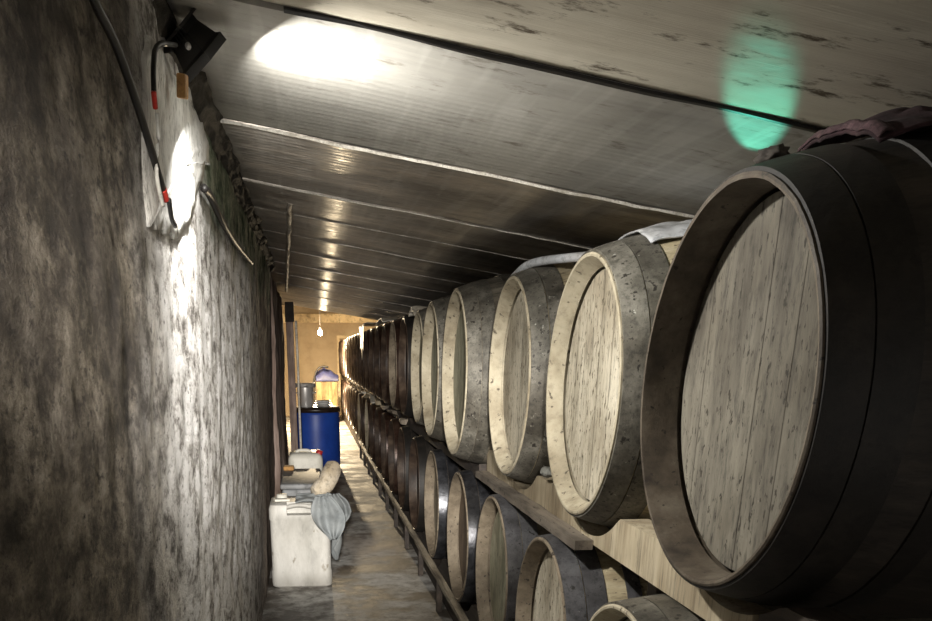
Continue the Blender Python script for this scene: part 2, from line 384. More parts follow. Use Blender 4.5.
bm = bmesh.new(); box(bm, -.8, 2.0, 20.6, 20.8, 0, 2.35); props(obj('wall_back', bm, M['tan_wall'], smooth=False), kind='structure')
bm = bmesh.new(); box(bm, -.80, -.62, -.9, 21.2, 0, 2.3); props(obj('wall_left_outer', bm, M['tan_wall'], smooth=False), kind='structure')
bm = bmesh.new(); box(bm, -.62, 1.78, 20.45, 20.6, 1.94, 2.12); props(obj('trim_back', bm, M['trim_cream'], smooth=False), kind='structure')

# roof sheets
ceil = bpy.data.objects.new('ceiling', None); C.objects.link(ceil); props(ceil, kind='structure')
edges = [-.9, .02, .88, 1.735, 2.60, 3.42, 4.05, 4.75, 5.5, 6.3, 7.2, 8.2, 9.3, 10.5, 11.75]
for i, (ya, yb) in enumerate(zip(edges, edges[1:])):
    mat = M['sheet_dirty'] if yb < 1.8 else M['sheet_satin'] if yb < 3.0 else M['sheet_gloss']
    bm = bmesh.new()
    x0, x1 = -.62, 1.80
    nx = 40
    drop_a = (.011 if i < 6 else .003) if i != 3 else .007          # smaller drop at the seam with the painted shade strip
    if i == 2: lift_b = -.004
    th = .009
    gapb = .003 if i == 2 else -.02
    def zt(x, t): return ceil_z(x) - drop_a * (1 - t) + (.003 if i < 6 else .0008) * nv(x, i * 3.3, t, 2.2) + .004 * nv(x, i * 1.7, 0, 5) * (1 - t)
    ny = 8
    def fn(a, b):
        x = x0 + (x1 - x0) * a; y = ya + (yb - gapb - ya) * b
        return (x, y, zt(x, b))
    grid(bm, nx, ny, fn)
    geo = bmesh.ops.extrude_face_region(bm, geom=bm.faces[:])
    bmesh.ops.translate(bm, verts=[v for v in geo['geom'] if isinstance(v, bmesh.types.BMVert)], vec=(0, 0, th))
    o = obj('roof_sheet', bm, mat, ceil, smooth=False)
    if i >= 4 or i == 3:
        # strips along the near edge
        if i == 3:  # black strip painted in for the unlit edge of this sheet
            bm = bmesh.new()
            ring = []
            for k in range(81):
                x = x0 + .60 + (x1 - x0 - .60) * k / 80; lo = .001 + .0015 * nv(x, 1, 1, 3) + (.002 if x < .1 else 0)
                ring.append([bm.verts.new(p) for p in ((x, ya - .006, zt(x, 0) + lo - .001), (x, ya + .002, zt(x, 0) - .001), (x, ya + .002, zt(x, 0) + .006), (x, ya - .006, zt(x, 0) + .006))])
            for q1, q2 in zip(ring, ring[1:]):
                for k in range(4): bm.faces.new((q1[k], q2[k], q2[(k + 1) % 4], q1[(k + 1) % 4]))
            obj('seam_shade_strip', bm, M['black_plastic'], o, smooth=False)
        if 4 <= i <= 7:  # pale strips painted in for edges that catch the floodlight
            bm = bmesh.new()
            w_ = {4: .0046, 5: .0024, 6: .0016, 7: .0013}[i]
            grid_pts = []
            for k in range(61):
                x = x0 + .42 + (x1 - x0 - .42) * k / 60
                grid_pts.append((x, ya - .004 + .003 * nv(x, 9, i, 9), zt(x, 0) + .001 + .002 * nv(x, 4, i, 16)))
            ring = []
            for (x, y, z) in grid_pts:
                ww = w_ * (1 + .5 * nv(x, 2, i, 12))
                ring.append([bm.verts.new((x, y + a_ * ww, z + b_ * ww)) for a_, b_ in ((-.5, -.6), (.5, -.6), (.5, .9), (-.5, .9))])
            for a_, b_ in zip(ring, ring[1:]):
                for k in range(4): bm.faces.new((a_[k], b_[k], b_[(k + 1) % 4], a_[(k + 1) % 4]))
            obj('lit_edge_strip', bm, M['sheet_edge'], o, smooth=False)
bm = bmesh.new()
for x0_, x1_ in ((-.8, 2.0),):
    v = [bm.verts.new(p) for p in ((x0_, -.9, ceil_z(x0_) + .05), (x1_, -.9, ceil_z(x1_) + .05), (x1_, 11.75, ceil_z(x1_) + .05), (x0_, 11.75, ceil_z(x0_) + .05))]
    bm.faces.new(v)
    g_ = bmesh.ops.extrude_face_region(bm, geom=bm.faces[:])
    bmesh.ops.translate(bm, verts=[q for q in g_['geom'] if isinstance(q, bmesh.types.BMVert)], vec=(0, 0, .04))
props(obj('roof_deck', bm, M['wall_dark'], smooth=False), kind='structure')
bm = bmesh.new(); box(bm, -.8, 2.0, 11.76, 21.2, 2.30, 2.38); props(obj('ceiling_far', bm, M['far_roof'], smooth=False), kind='structure')
bm = bmesh.new(); box(bm, -.62, 1.78, 11.78, 11.86, 1.98, 2.30); props(obj('trim_roof_step', bm, M['far_roof'], smooth=False), kind='structure')

# crumbling mortar along the eaves
bm = bmesh.new()
def mort(a, b):
    y = -.5 + 6.9 * a; ang = b * PI * .5
    r = .020 + .014 * fr(2, y, b, 4, 4) + (.012 if y > 2.2 else 0)
    return (-.236 + r * math.sin(ang) * 1.2, y, ceil_z(-.2) - .004 - 0.040 * (1 - b) - r * .5 * math.cos(ang) - .02 * abs(nv(1, y, b, 7)) * (1 - b))
grid(bm, 420, 7, mort)
props(obj('trim_mortar', bm, M['mortar']), kind='structure')
# foam bead running along the joint of the roof
bm = bmesh.new()
tube(bm, [(-.05 - .026 * (y - 3.9) + .012 * nv(1, y, 2, 5), y, ceil_z(-.1) + .0 - .006 + (.016 * nv(4, y, 2, 4))) for y in [3.75 + .13 * k for k in range(40)]], .012, 8)
props(obj('trim_foam', bm, M['foam']), kind='structure')

# white plaster patch on the left wall
outline = [(1.50, 1.60), (1.53, 1.72), (1.62, 1.775), (1.80, 1.80), (2.08, 1.80), (2.36, 1.815), (2.52, 1.80), (2.50, 1.755), (2.38, 1.745), (2.32, 1.70), (2.13, 1.625), (2.02, 1.57), (1.88, 1.525), (1.80, 1.512), (1.72, 1.515), (1.60, 1.505), (1.52, 1.50)]
bm = bmesh.new()
cy = sum(p[0] for p in outline) / len(outline); cz = sum(p[1] for p in outline) / len(outline)
poly = []
for k in range(len(outline)):
    a, b = outline[k], outline[(k + 1) % len(outline)]
    for s in range(6):
        t = s / 6; y = a[0] + (b[0] - a[0]) * t; z = a[1] + (b[1] - a[1]) * t
        poly.append((y + .012 * nv(y, z, 1, 25), z + .010 * nv(y, z, 5, 25)))
rings = []
for q in (1.0, .985, .8, .6, .4, .2):
    ring = []
    for (y, z) in poly:
        yy = cy + (y - cy) * q; zz = cz + (z - cz) * q
        d = -.004 if q == 1.0 else .006 + .002 * fr(yy, zz, 3, 12, 3)
        ring.append(bm.verts.new((wx(yy, zz) + d, yy, zz)))
    rings.append(ring)
cc = bm.verts.new((wx(cy, cz) + .006, cy, cz))
for a, b in zip(rings, rings[1:]):
    for k in range(len(a)): bm.faces.new((a[k], a[(k + 1) % len(a)], b[(k + 1) % len(a)], b[k]))
for k in range(len(poly)): bm.faces.new((rings[-1][k], rings[-1][(k + 1) % len(poly)], cc))
props(obj('plaster_patch', bm, M['plaster_white']), kind='structure')

# timber post at the end of the left wall
t = thing('timber_post', (-.163, 9.08, 0), 'reddish brown timber post with dark cap at the far end of the rough wall', 'post')
bm = bmesh.new(); box(bm, -.035, .035, -.05, .05, 0, 1.60); sharp(soften(obj('shaft', bm, M['post_brown'], t, False), bev=.006))
bm = bmesh.new(); box(bm, -.04, .045, -.06, .06, 1.60, 1.775); soften(obj('cap', bm, M['wall_dark'], t, False), bev=.008)
bm = bmesh.new(); tube(bm, [(.0, 9.3, .02), (-.004, 9.3, .8), (.0, 9.3, 1.25), (-.006, 9.3, 1.62)], .012); 
o = obj('conduit_pipe', bm, M['plastic_sheet']); o.location.x = -.10
props(o, 'thin white vertical pipe just behind the reddish timber post', 'pipe')

# ------------------------------------------------------------------ floodlight and cables
t = thing('floodlight', SPOT_HEAD, 'small black floodlight clamped high on the left wall, shining down the aisle', 'lamp')
rot = Matrix.Translation(AIM * .010) @ AIM.to_track_quat('Y', 'Z').to_matrix().to_4x4() @ Matrix.Rotation(math.radians(-24), 4, 'Y') @ Matrix.Scale(.82, 4)
bm = bmesh.new()
def ringrect(y, wx_, wz_): return [bm.verts.new((sx * wx_, y, sz * wz_)) for sx, sz in ((-1, -1), (1, -1), (1, 1), (-1, 1))]
prof = [(-.030, .022, .018), (-.026, .030, .024), (.012, .040, .032), (.018, .046, .038), (.036, .046, .038), (.036, .039, .031), (.030, .038, .030)]
rs = [ringrect(*q) for q in prof]
for a, b in zip(rs, rs[1:]):
    for k in range(4): bm.faces.new((a[k], a[(k + 1) % 4], b[(k + 1) % 4], b[k]))
bm.faces.new(rs[0])
for k in range(7):
    box(bm, -.032 + .0095 * k, -.029 + .0095 * k, -.040, .0, -.026, .026)
bmesh.ops.transform(bm, matrix=rot, verts=bm.verts)
obj('housing', bm, M['black_plastic'], t, False)
bm = bmesh.new(); box(bm, -.038, .038, .028, .031, -.030, .030, rot); obj('lit_glass', bm, M['led'], t, False)
bm = bmesh.new(); box(bm, -.04, .052, -.046, -.040, -.036, .030, rot @ Matrix.Rotation(math.radians(20), 4, 'Y')); obj('back_plate', bm, M['black_plastic'], t, False)
bm = bmesh.new(); tube(bm, [(-.03, -.02, .026), (-.06, -.0, .024), (-.094, .01, .022)], .005); tube(bm, [(-.03, -.02, -.018), (-.06, -.005, -.018), (-.094, .0, -.018)], .005)
obj('bracket', bm, M['black_plastic'], t)
bm = bmesh.new(); lathe(bm, [(-.004, 0), (-.004, .005), (.004, .005), (.004, 0)], 'x', 12); bmesh.ops.transform(bm, matrix=Matrix.Translation((.0, -.045, -.02)) @ Matrix.Rotation(PI / 2, 4, 'Z'), verts=bm.verts)
obj('bolt', bm, M['steel'], t)
bm = bmesh.new(); box(bm, -.008, .008, -.02, .02, -.018, .018)
o = soften(obj('wood_block', bm, M['orange_wood'], smooth=False, loc=(-.200, 1.80, 1.752)), bev=.003); o.rotation_euler = (.2, .1, 0)
props(o, 'small orange wooden block on the wall just below the floodlight', 'block')

def wallpts(lst, off=.012): return [(wx(y, z) + off, y, z) for (y, z) in lst]
t = thing('power_cable', (0, 0, 0), 'thick black power cable hanging down the left wall to the plaster patch', 'cable')
pts = wallpts([(.92, 1.76), (1.05, 1.715), (1.175, 1.682), (1.275, 1.676), (1.353, 1.664), (1.424, 1.633), (1.525, 1.595), (1.60, 1.555)], .014)
bm = bmesh.new(); tube(bm, pts, .0056); obj('sheath', bm, M['black_plastic'], t)
bm = bmesh.new(); tube(bm, wallpts([(1.585, 1.562), (1.605, 1.551)], .014), .0066); obj('tape', bm, M['red_tape'], t)
bm = bmesh.new(); tube(bm, wallpts([(1.605, 1.55), (1.66, 1.53), (1.70, 1.524)], .020), .0040); obj('tail', bm, M['black_plastic'], t)
t = thing('lamp_cord', (0, 0, 0), 'thin dark cord with red splice dropping from the floodlight', 'cord')
bm = bmesh.new(); tube(bm, [SPOT_HEAD + Vector((-.02, -.05, -.02))] + wallpts([(1.60, 1.76), (1.535, 1.71), (1.525, 1.675)], .016), .004); obj('sheath', bm, M['black_plastic'], t)
bm = bmesh.new(); tube(bm, wallpts([(1.52, 1.677), (1.535, 1.66)], .016), .0040); obj('tape', bm, M['red_tape'], t)
bm = bmesh.new(); tube(bm, wallpts([(1.54, 1.655), (1.55, 1.62), (1.52, 1.575), (1.56, 1.535)], .018), .0032); obj('grey_sleeve', bm, M['grey_pvc'], t)
bm = bmesh.new(); tube(bm, wallpts([(2.22, 1.662), (2.34, 1.668), (2.60, 1.652), (3.0, 1.648), (3.42, 1.655), (3.9, 1.66)], .016), .009)
props(obj('cable_stub', bm, M['black_plastic']), 'short black cable end poking out under the mossy part of the wall', 'cable')

# ------------------------------------------------------------------ barrels
LEN = .92
def belly(t, rc, rb):           # radius along the length, t in 0..1
    return rc + (rb - rc) * (1 - (2 * t - 1) ** 2) ** 0.9
HOOPS = [(.004, .058), (.061, .118), (.175, .215), (.705, .745), (.802, .859), (.862, .916)]

def barrel_meshes(rc, rb, seg, rim=.030, depth=.055, tag=''):
    out = {}
    bm = bmesh.new()                                    # stave shell with slightly faceted staves
    ns = 24
    def jit(k, t): return -.0035 * abs(((k / seg * ns) % 1) * 2 - 1) ** 3
    prof = [(.006 + (LEN - .012) * i / 28, 0) for i in range(29)]
    prof = [(x, belly(x / LEN, rc, rb)) for x, _ in prof]
    prof2 = [(LEN - .006, rc - .02), (LEN - .04, rc - .022), (LEN - .04, 0)]
    lathe(bm, [(.11, rc - rim + .006), (.10, rc - rim + .012)] + [(.03, rc - .006)] + prof + prof2, 'x', seg, jitter=jit)
    out['staves'] = bm
    bm = bmesh.new()                                    # end grain and chamfered inner wall
    def j2(k, t): return .004 * nv(k * .37, t * 20, 3, 1.3)
    lathe(bm, [(.012, rc - .001), (.0, rc - .001), (-.002, rc - .005), (-.001, rc - .010), (.004, rc - .012 if rim > .02 else rc - .011), (depth * .5, rc - .012 - (rim - .012) * .5), (depth - .003, rc - rim), (depth - .002, rc - rim + .008), (depth + .018, rc - rim + .008), (depth + .018, rc - .006)], 'x', seg, close=True, jitter=j2)
    out['chime'] = bm
    bm = bmesh.new()                                    # head boards, each a slightly different level
    rh = rc - rim - .0045
    n = 6; ws = [.9, 1.1, 1, 1.15, .95, .9]; tot = sum(ws); y = -rh
    for k in range(n):
        y2 = y + 2 * rh * ws[k] / tot; g = .0004
        lv = depth + .004 + [.0, .0008, .0002, -.0005, .0006, .0001][k]
        a = y + g; b = y2 - g; pts = []
        m_ = 14
        for i in range(m_ + 1):
            yy = a + (b - a) * i / m_; pts.append((yy, math.sqrt(max(0, rh * rh - yy * yy))))
        top = [bm.verts.new((lv, yy, zz)) for yy, zz in pts]; bot = [bm.verts.new((lv, yy, -zz)) for yy, zz in pts]
        for i in range(m_):
            vs4 = [top[i], top[i + 1], bot[i + 1], bot[i]]
            if (top[i].co - bot[i].co).length < 1e-4: vs4 = [top[i], top[i + 1], bot[i + 1]]
            if (top[i + 1].co - bot[i + 1].co).length < 1e-4: vs4 = [top[i], top[i + 1], bot[i]]
            bm.faces.new(vs4)
        y = y2
    lathe(bm, [(depth + .0075, rh), (depth + .0075, 0)], 'x', seg)
    out['head'] = bm
    hs = []
    for (a, b) in HOOPS:
        bm = bmesh.new(); m_ = 4; pf = []
        for i in range(m_ + 1):
            x = a + (b - a) * i / m_; pf.append((x, belly(x / LEN, rc, rb) + .0035))
        pf = [(a, pf[0][1] - .006)] + pf + [(b, pf[-1][1] - .006)]
        lathe(bm, pf, 'x', seg, jitter=lambda k, t: .0015 * nv(k * .21, t * 3, a * 9, 1))
        hs.append(bm)
    out['hoops'] = hs
    bm = bmesh.new(); lathe(bm, [(rb - .01, .0), (rb - .01, .022), (rb + .018, .019), (rb + .018, 0)], 'z', 16); bmesh.ops.translate(bm, verts=bm.verts, vec=(LEN / 2, 0, 0))
    out['bung'] = bm
    return out

def base_barrel(name, x, y, z, style, label, group, rc=R0, rb=.395, seg=96, rim=.030, depth=.055):
    t = thing(name, (x, y, z), label, 'barrel', 0, group)
    ms = barrel_meshes(rc, rb, seg, rim, depth)
    hd, ch, st, hp = style
    sharp(obj('staves', ms['staves'], M[st], t), 30)
    sharp(obj('chime', ms['chime'], M[ch], t), 30)
    obj('head', ms['head'], M[hd], t, False)
    for bm in ms['hoops']: sharp(obj('hoop', bm, M[hp], t), 30)
    obj('bung', ms['bung'], M['cork'], t)
    return t

def clone_barrel(src, x, y, z, style, label, group, scale=1.0):
    r = src.copy(); C.objects.link(r); r.location = (x, y, z); r['label'] = label; r['group'] = group
    r.scale = (1, scale, scale)
    r.rotation_euler = (random.choice((0, 1, 2, 3)) * 0, 0, 0)
    for ch in list(src.children):
        c = ch.copy(); C.objects.link(c); c.parent = r
        kind = ch.name.split('.')[0]
        mat = {'head': style[0], 'chime': style[1], 'staves': style[2], 'hoop': style[3]}.get(kind)
        if mat:
            c.material_slots[0].link = 'OBJECT'; c.material_slots[0].material = M[mat]
    return r

PALE = ('head_pale', 'chime_pale', 'stave_pale', 'hoop_mould')
GREY0 = ('head_grey', 'chime_grey', 'stave_dark', 'hoop_dark')
GREEN = ('head_green', 'chime_pale', 'stave_grey', 'hoop_mould')
GREYG = ('head_green', 'chime_pale', 'stave_grey', 'hoop_mould')
BROWN = ('head_brown', 'chime_brown', 'stave_pale', 'hoop_sheen')
BLACK = ('head_black', 'chime_dark', 'stave_dark', 'hoop_dark')
BURG = ('head_burgundy', 'chime_dark', 'stave_burgundy', 'hoop_brown')
TAN = ('head_burgundy', 'chime_brown', 'stave_burgundy', 'hoop_brown')
UP = 'barrels in the upper row'; LO = 'barrels in the lower row'
ordn = ['first', 'second', 'third', 'fourth', 'fifth', 'sixth', 'seventh', 'eighth', 'ninth', 'tenth', 'eleventh', 'twelfth', 'thirteenth', 'fourteenth', 'fifteenth', 'sixteenth', 'seventeenth', 'eighteenth', 'nineteenth', 'twentieth', 'twenty-first', 'twenty-second', 'twenty-third', 'twenty-fourth']
up0 = base_barrel('wine_barrel', .683, 1.500, H - .064, GREY0, 'largest nearest barrel with grey head and blackened body, upper row front', UP, rc=.328, rim=.016, depth=.075, seg=128)
up1 = base_barrel('wine_barrel', .700, 2.332, H - .088, PALE, 'pale headed barrel beside the nearest dark one, upper row', UP, rc=.322, rim=.032, depth=.045, seg=112)
clone_barrel(up1, .690, 3.158, H - .083, PALE, 'pale headed barrel, third from the front of the upper row', UP, 1.01)
clone_barrel(up1, .632, 3.995, H - .087, GREYG, 'grey hooped barrel with blotched chipped rim, fourth in the upper row', UP, 1.055).children
clone_barrel(up1, .640, 4.86, H - .087, GREEN, 'greenish grey mouldy barrel, fifth in the upper row', UP, 1.03)
far_up = []
for k in range(5, 23):
    style = {5: GREYG, 6: BLACK, 7: TAN}.get(k, BURG)
    words = {5: 'dark greenish grey barrel', 6: 'almost black barrel', 7: 'brown barrel with a tan rim'}.get(k, 'dark wine-brown barrel')
    clone_barrel(up1, .668, 1.50 + .832 * k + (.0 if k > 8 else .01), H - .087, style, '%s, %s from the camera in the upper row' % (words, ordn[k]), UP, 1.0)
lo1 = base_barrel('wine_barrel', .655, 1.73, H - .835, GREYG, 'mottled grey barrel under the nearest one, only its top in view', LO, rc=.325, rb=.358, seg=96, rim=.028, depth=.05)
lo2 = base_barrel('wine_barrel', .6765, 2.50, H - .815, ('head_pale', 'chime_brown', 'stave_pale', 'hoop_slate'), 'lower row barrel with pale head, grey bands and yellow stripe', LO, rc=.302, rb=.332, seg=96, rim=.026, depth=.05)
clone_barrel(lo2, .6765, 3.258, H - .808, ('head_green', 'chime_brown', 'stave_grey', 'hoop_slate'), 'lower row barrel with pale greenish head and white drips on dark hoops', LO)
clone_barrel(lo2, .6765, 4.066, H - .82, ('head_brown', 'chime_brown', 'stave_dark', 'hoop_sheen'), 'lower row barrel with brown head and bluish sheen on its hoops', LO)
clone_barrel(lo2, .680, 5.02, H - .82, ('head_pale', 'chime_brown', 'stave_dark', 'hoop_sheen'), 'lower row barrel with narrow pale head and black hoops, fifth from the front', LO)
for k in range(5, 22):
    style = {5: BLACK, 6: ('head_brown', 'chime_dark', 'stave_dark', 'hoop_dark')}.get(k, BURG)
    if k in (11, 13): style = ('head_burgundy', 'chime_pale', 'stave_burgundy', 'hoop_brown')
    words = {5: 'almost black barrel', 6: 'dark barrel with dull brown head', 11: 'wine-brown barrel with a pale rim', 13: 'wine-brown barrel with a pale rim'}.get(k, 'dark wine-brown barrel')
    clone_barrel(lo2, .675, 5.02 + .835 * (k - 4), H - .82, style, '%s, %s from the camera in the lower row' % (words, ordn[k]), LO, 1.0)

# ------------------------------------------------------------------ racks
UPS = [(1.5, H - .064, .392), (2.332, H - .088, .392), (3.158, H - .083, .392), (3.995, H - .087, .41), (4.86, H - .087, .402)]
def radius_at(x, rc, rb): return belly(x / LEN, rc, rb)
def cradle(name, x0, x1, y0, y1, z0, z1, circles, mat, label=None, cat=None):
    """long timber with rounded notches for the casks"""
    bm = bmesh.new(); n = int((y1 - y0) / .02); pr = []
    for k in range(n + 1):
        y = y0 + (y1 - y0) * k / n; zt_ = z1
        for (cy_, cz_, r_) in circles:
            d = abs(y - cy_)
            if d < r_: zt_ = min(zt_, cz_ - math.sqrt(r_ * r_ - d * d) - .002)
        zt_ = max(zt_, z0 + .02)
        pr.append([bm.verts.new(p) for p in ((x0, y, z0), (x1, y, z0), (x1, y, zt_), (x0, y, zt_))])
    for a, b in zip(pr, pr[1:]):
        for k in range(4): bm.faces.new((a[k], b[k], b[(k + 1) % 4], a[(k + 1) % 4]))
    bm.faces.new(pr[0]); bm.faces.new(pr[-1])
    o = obj(name, bm, mat, smooth=False)
    if label: props(o, label, cat)
    return o
def upc(x, lst, dx=.69): return [(c[0], c[1], c[2] * 0 + belly(max(.0, x - dx) / LEN, .33, .392) + .008) for c in lst]
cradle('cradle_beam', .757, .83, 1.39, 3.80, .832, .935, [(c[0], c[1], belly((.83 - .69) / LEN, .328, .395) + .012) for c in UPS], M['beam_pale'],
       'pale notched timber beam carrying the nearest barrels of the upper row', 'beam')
cradle('cradle_beam', .757, .83, .2, 1.37, .832, .935, [(c[0], c[1], belly((.83 - .69) / LEN, .328, .395) + .012) for c in UPS], M['beam_dark'],  # near end of the pale beam, barrel shadow put into its colour
       'near end of the beam under the nearest barrel, coloured dark for its shade', 'beam')
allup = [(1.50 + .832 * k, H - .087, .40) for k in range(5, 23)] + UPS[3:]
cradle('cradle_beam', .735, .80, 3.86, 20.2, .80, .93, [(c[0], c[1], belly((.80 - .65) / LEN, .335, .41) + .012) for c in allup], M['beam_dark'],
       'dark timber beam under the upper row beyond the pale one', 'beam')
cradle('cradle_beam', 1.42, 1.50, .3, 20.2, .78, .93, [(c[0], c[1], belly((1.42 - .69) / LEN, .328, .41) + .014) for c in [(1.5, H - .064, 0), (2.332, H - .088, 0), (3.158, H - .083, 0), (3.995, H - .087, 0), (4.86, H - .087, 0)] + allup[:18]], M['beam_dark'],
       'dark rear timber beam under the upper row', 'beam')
# grey weathered plank laid on edge in front of the pale beam
bm = bmesh.new()
grid(bm, 40, 6, lambda a, b: (.705 + .05 * b, 2.28 + 1.50 * a, .845 + .005 * nv(a * 9, b, 1)))
g_ = bmesh.ops.extrude_face_region(bm, geom=bm.faces[:])
bmesh.ops.translate(bm, verts=[q for q in g_['geom'] if isinstance(q, bmesh.types.BMVert)], vec=(0, 0, -.026))
props(obj('support_plank', bm, M['beam_grey'], smooth=False), 'short grey weathered plank under the pale beam above the lower row', 'plank')
# uprights behind the heads carrying the beams
def upright(x, y, ztop, label):
    bm = bmesh.new(); box(bm, x - .035, x + .035, y - .03, y + .03, 0, ztop)
    props(soften(obj('rack_upright', bm, M['beam_dark'], smooth=False), bev=.004), label, 'post', 'rack uprights')
LOW = [(1.73, H - .835), (2.50, H - .815), (3.258, H - .808), (4.066, H - .82), (5.02, H - .82)] + [(5.02 + .835 * (k - 4), H - .82) for k in range(5, 22)]
for i, y in enumerate([2.115, 2.88, 3.66, 4.54, 5.44] + [5.02 + .835 * (k + .5) for k in range(1, 17, 2)]):
    upright(.90, y, .80, 'dark rack upright, %s from the camera, between two lower barrels' % ordn[i])
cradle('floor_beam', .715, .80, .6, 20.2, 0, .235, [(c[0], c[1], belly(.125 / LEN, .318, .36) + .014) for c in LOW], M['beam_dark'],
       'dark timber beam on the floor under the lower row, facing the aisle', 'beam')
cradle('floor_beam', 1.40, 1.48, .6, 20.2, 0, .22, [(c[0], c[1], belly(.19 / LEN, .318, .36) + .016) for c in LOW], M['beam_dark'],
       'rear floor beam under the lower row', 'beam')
bm = bmesh.new()
grid(bm, 160, 2, lambda a, b: (.650 + .035 * b + .006 * nv(a * 40, 1, 2), .9 + 11.5 * a, .192 + .008 * nv(a * 30, 3, b)))
g_ = bmesh.ops.extrude_face_region(bm, geom=bm.faces[:])
bmesh.ops.translate(bm, verts=[q for q in g_['geom'] if isinstance(q, bmesh.types.BMVert)], vec=(0, 0, -.022))
t = thing('edge_rail', (0, 0, 0), 'thin pale worn rail on short stakes in front of the lower barrels', 'rail')
obj('batten', bm, M['rail_pale'], t, False)
for k in range(14):
    bm = bmesh.new(); box(bm, .652, .682, 1.2 + .83 * k, 1.235 + .83 * k, 0, .17); obj('stake', bm, M['beam_dark'], t, False)

# small things on the racks
def blob(name, loc, sc, mat, seed, amp=.25, sub=3, freq=1.6):
    bm = bmesh.new(); bmesh.ops.create_icosphere(bm, subdivisions=sub, radius=1)
    for v in bm.verts:
        v.co *= 1 + amp * nv(v.co.x + seed, v.co.y, v.co.z, freq)
        v.co = Vector((v.co.x * sc[0], v.co.y * sc[1], v.co.z * sc[2]))
    return obj(name, bm, mat, loc=loc)
props(blob('stone', (.742, 2.745, .955 + .014), (.022, .035, .016), M['stone'], 3), 'small grey stone lying on the pale beam between two barrels', 'stone')
bm = bmesh.new(); box(bm, -.03, .03, -.035, .035, 0, .07)
def drape(name, fn, mat, label, cat, nu=40, nv_=30, th=.004, parent=None):
    bm = bmesh.new(); grid(bm, nu, nv_, fn); o = obj(name, bm, mat, parent)
    m_ = o.modifiers.new('thickness', 'SOLIDIFY'); m_.thickness = th; m_.offset = 1
    if label: props(o, label, cat)
    return o
bm.free()
# maroon cloth on the nearest barrel
def surf(cx, cy_, cz_, x, a, rc, rb, off):          # point over a cask at angle a from the top
    r_ = belly(min(max((x - cx) / LEN, 0), 1), rc, rb) + off
    return Vector((x, cy_ + r_ * math.sin(a), cz_ + r_ * math.cos(a)))
t = thing('maroon_cloth', (0, 0, 0), 'dark maroon cloth with pink hem draped on top of the nearest barrel', 'cloth')
def mc(a, b):
    x = .815 + .56 * a + .02 * nv(b * 3, 1, 2); ang = -.42 + .62 * b
    p = surf(.683, 1.5, H - .064, x, ang, .328, .395, .010 + .013 * abs(nv(a * 5, b * 4, 3)) + 0.018 * max(0, 1 - abs(a - .18) / .2) * (1 - abs(b - .5)) )
    p.y += .02 * nv(a * 6, b, 9); return p
drape('sheet', mc, M['maroon'], None, None, 60, 50, .005, t)
def hem(a, b):
    p = Vector(mc(.0 + .03 * b, a)); return p + Vector((-.004 * math.sin(b * PI), 0, .006 + .005 * math.sin(b * PI)))
drape('hem', hem, M['maroon_hem'], None, None, 50, 4, .003, t)
o = blob('dirt_clump', (.735, 1.50, H - .064 + .353), (.022, .03, .012), M['wall_dark'], 8, .6, 3, 3)
props(o, 'dark crumbly lump of dirt on top rim of the nearest barrel', 'clump')
# pale hoses on the casks
def hose(name, pts, r, mat, label):
    bm = bmesh.new(); tube(bm, pts, r, 14); return props(obj(name, bm, mat), label, 'hose')
hose('pale_hose', [(.735, 3.32, 1.572), (.745, 3.20, 1.598), (.76, 3.06, 1.600), (.80, 2.92, 1.595), (.86, 2.80, 1.592), (.95, 2.7, 1.60)], .013, M['white_pvc'], 'pale plastic hose lying across tops of the second and third upper barrels')
def ws(a, b):
    x = .80 + .30 * a; ang = -.45 + .75 * b
    p = surf(.70, 2.332, H - .088, x, ang, .322, .392, .010 + .008 * abs(nv(a * 5, b * 4, 7))); return p
drape('white_sheet', ws, M['white_pvc'], 'white plastic sheet on top of the second upper barrel', 'sheet', 30, 30)
# white bags over the far upper barrels
def wb(yc, seed):
    def f(a, b):
        s = b * .42; x = .70 - .0; ww = (.5 - abs(a - .5)) 
        y = yc + (a - .5) * 1.15
        if s < .17: return (.90 - s * 1.3, y, 1.638 + .008 * nv(a * 4, b * 3, seed) + .012 * math.sin(a * PI))
        return (.655 - .012 * nv(a * 5, b * 5, seed), y + .06 * nv(a, b * 4, seed), 1.64 - (s - .17) * (1.6 * ww * 2 * (1 + .6 * nv(a * 6, 0, seed))))
    return f
drape('plastic_bag', wb(11.2, 4), M['plastic_sheet'], 'white plastic bag hanging over far wine-brown barrels of the upper row', 'bag')
def wb2(a, b): return (.70 + .35 * b, 8.6 + .9 * a, 1.585 + .04 * math.sin(a * PI) + .015 * nv(a * 5, b * 3, 4) + .045 * b)
drape('plastic_bag', wb2, M['plastic_sheet'], 'crumpled white plastic on top of brown barrels, nearer than the hanging bag', 'bag')
def wb3(a, b): return (.68 + .25 * b, 5.95 + .30 * a, 1.545 + .045 * math.sin(a * PI) + .02 * nv(a * 5, b * 3, 6))
drape('plastic_bag', wb3, M['plastic_sheet'], 'small white plastic scrap behind the dark sixth barrel top', 'bag', 20, 12)
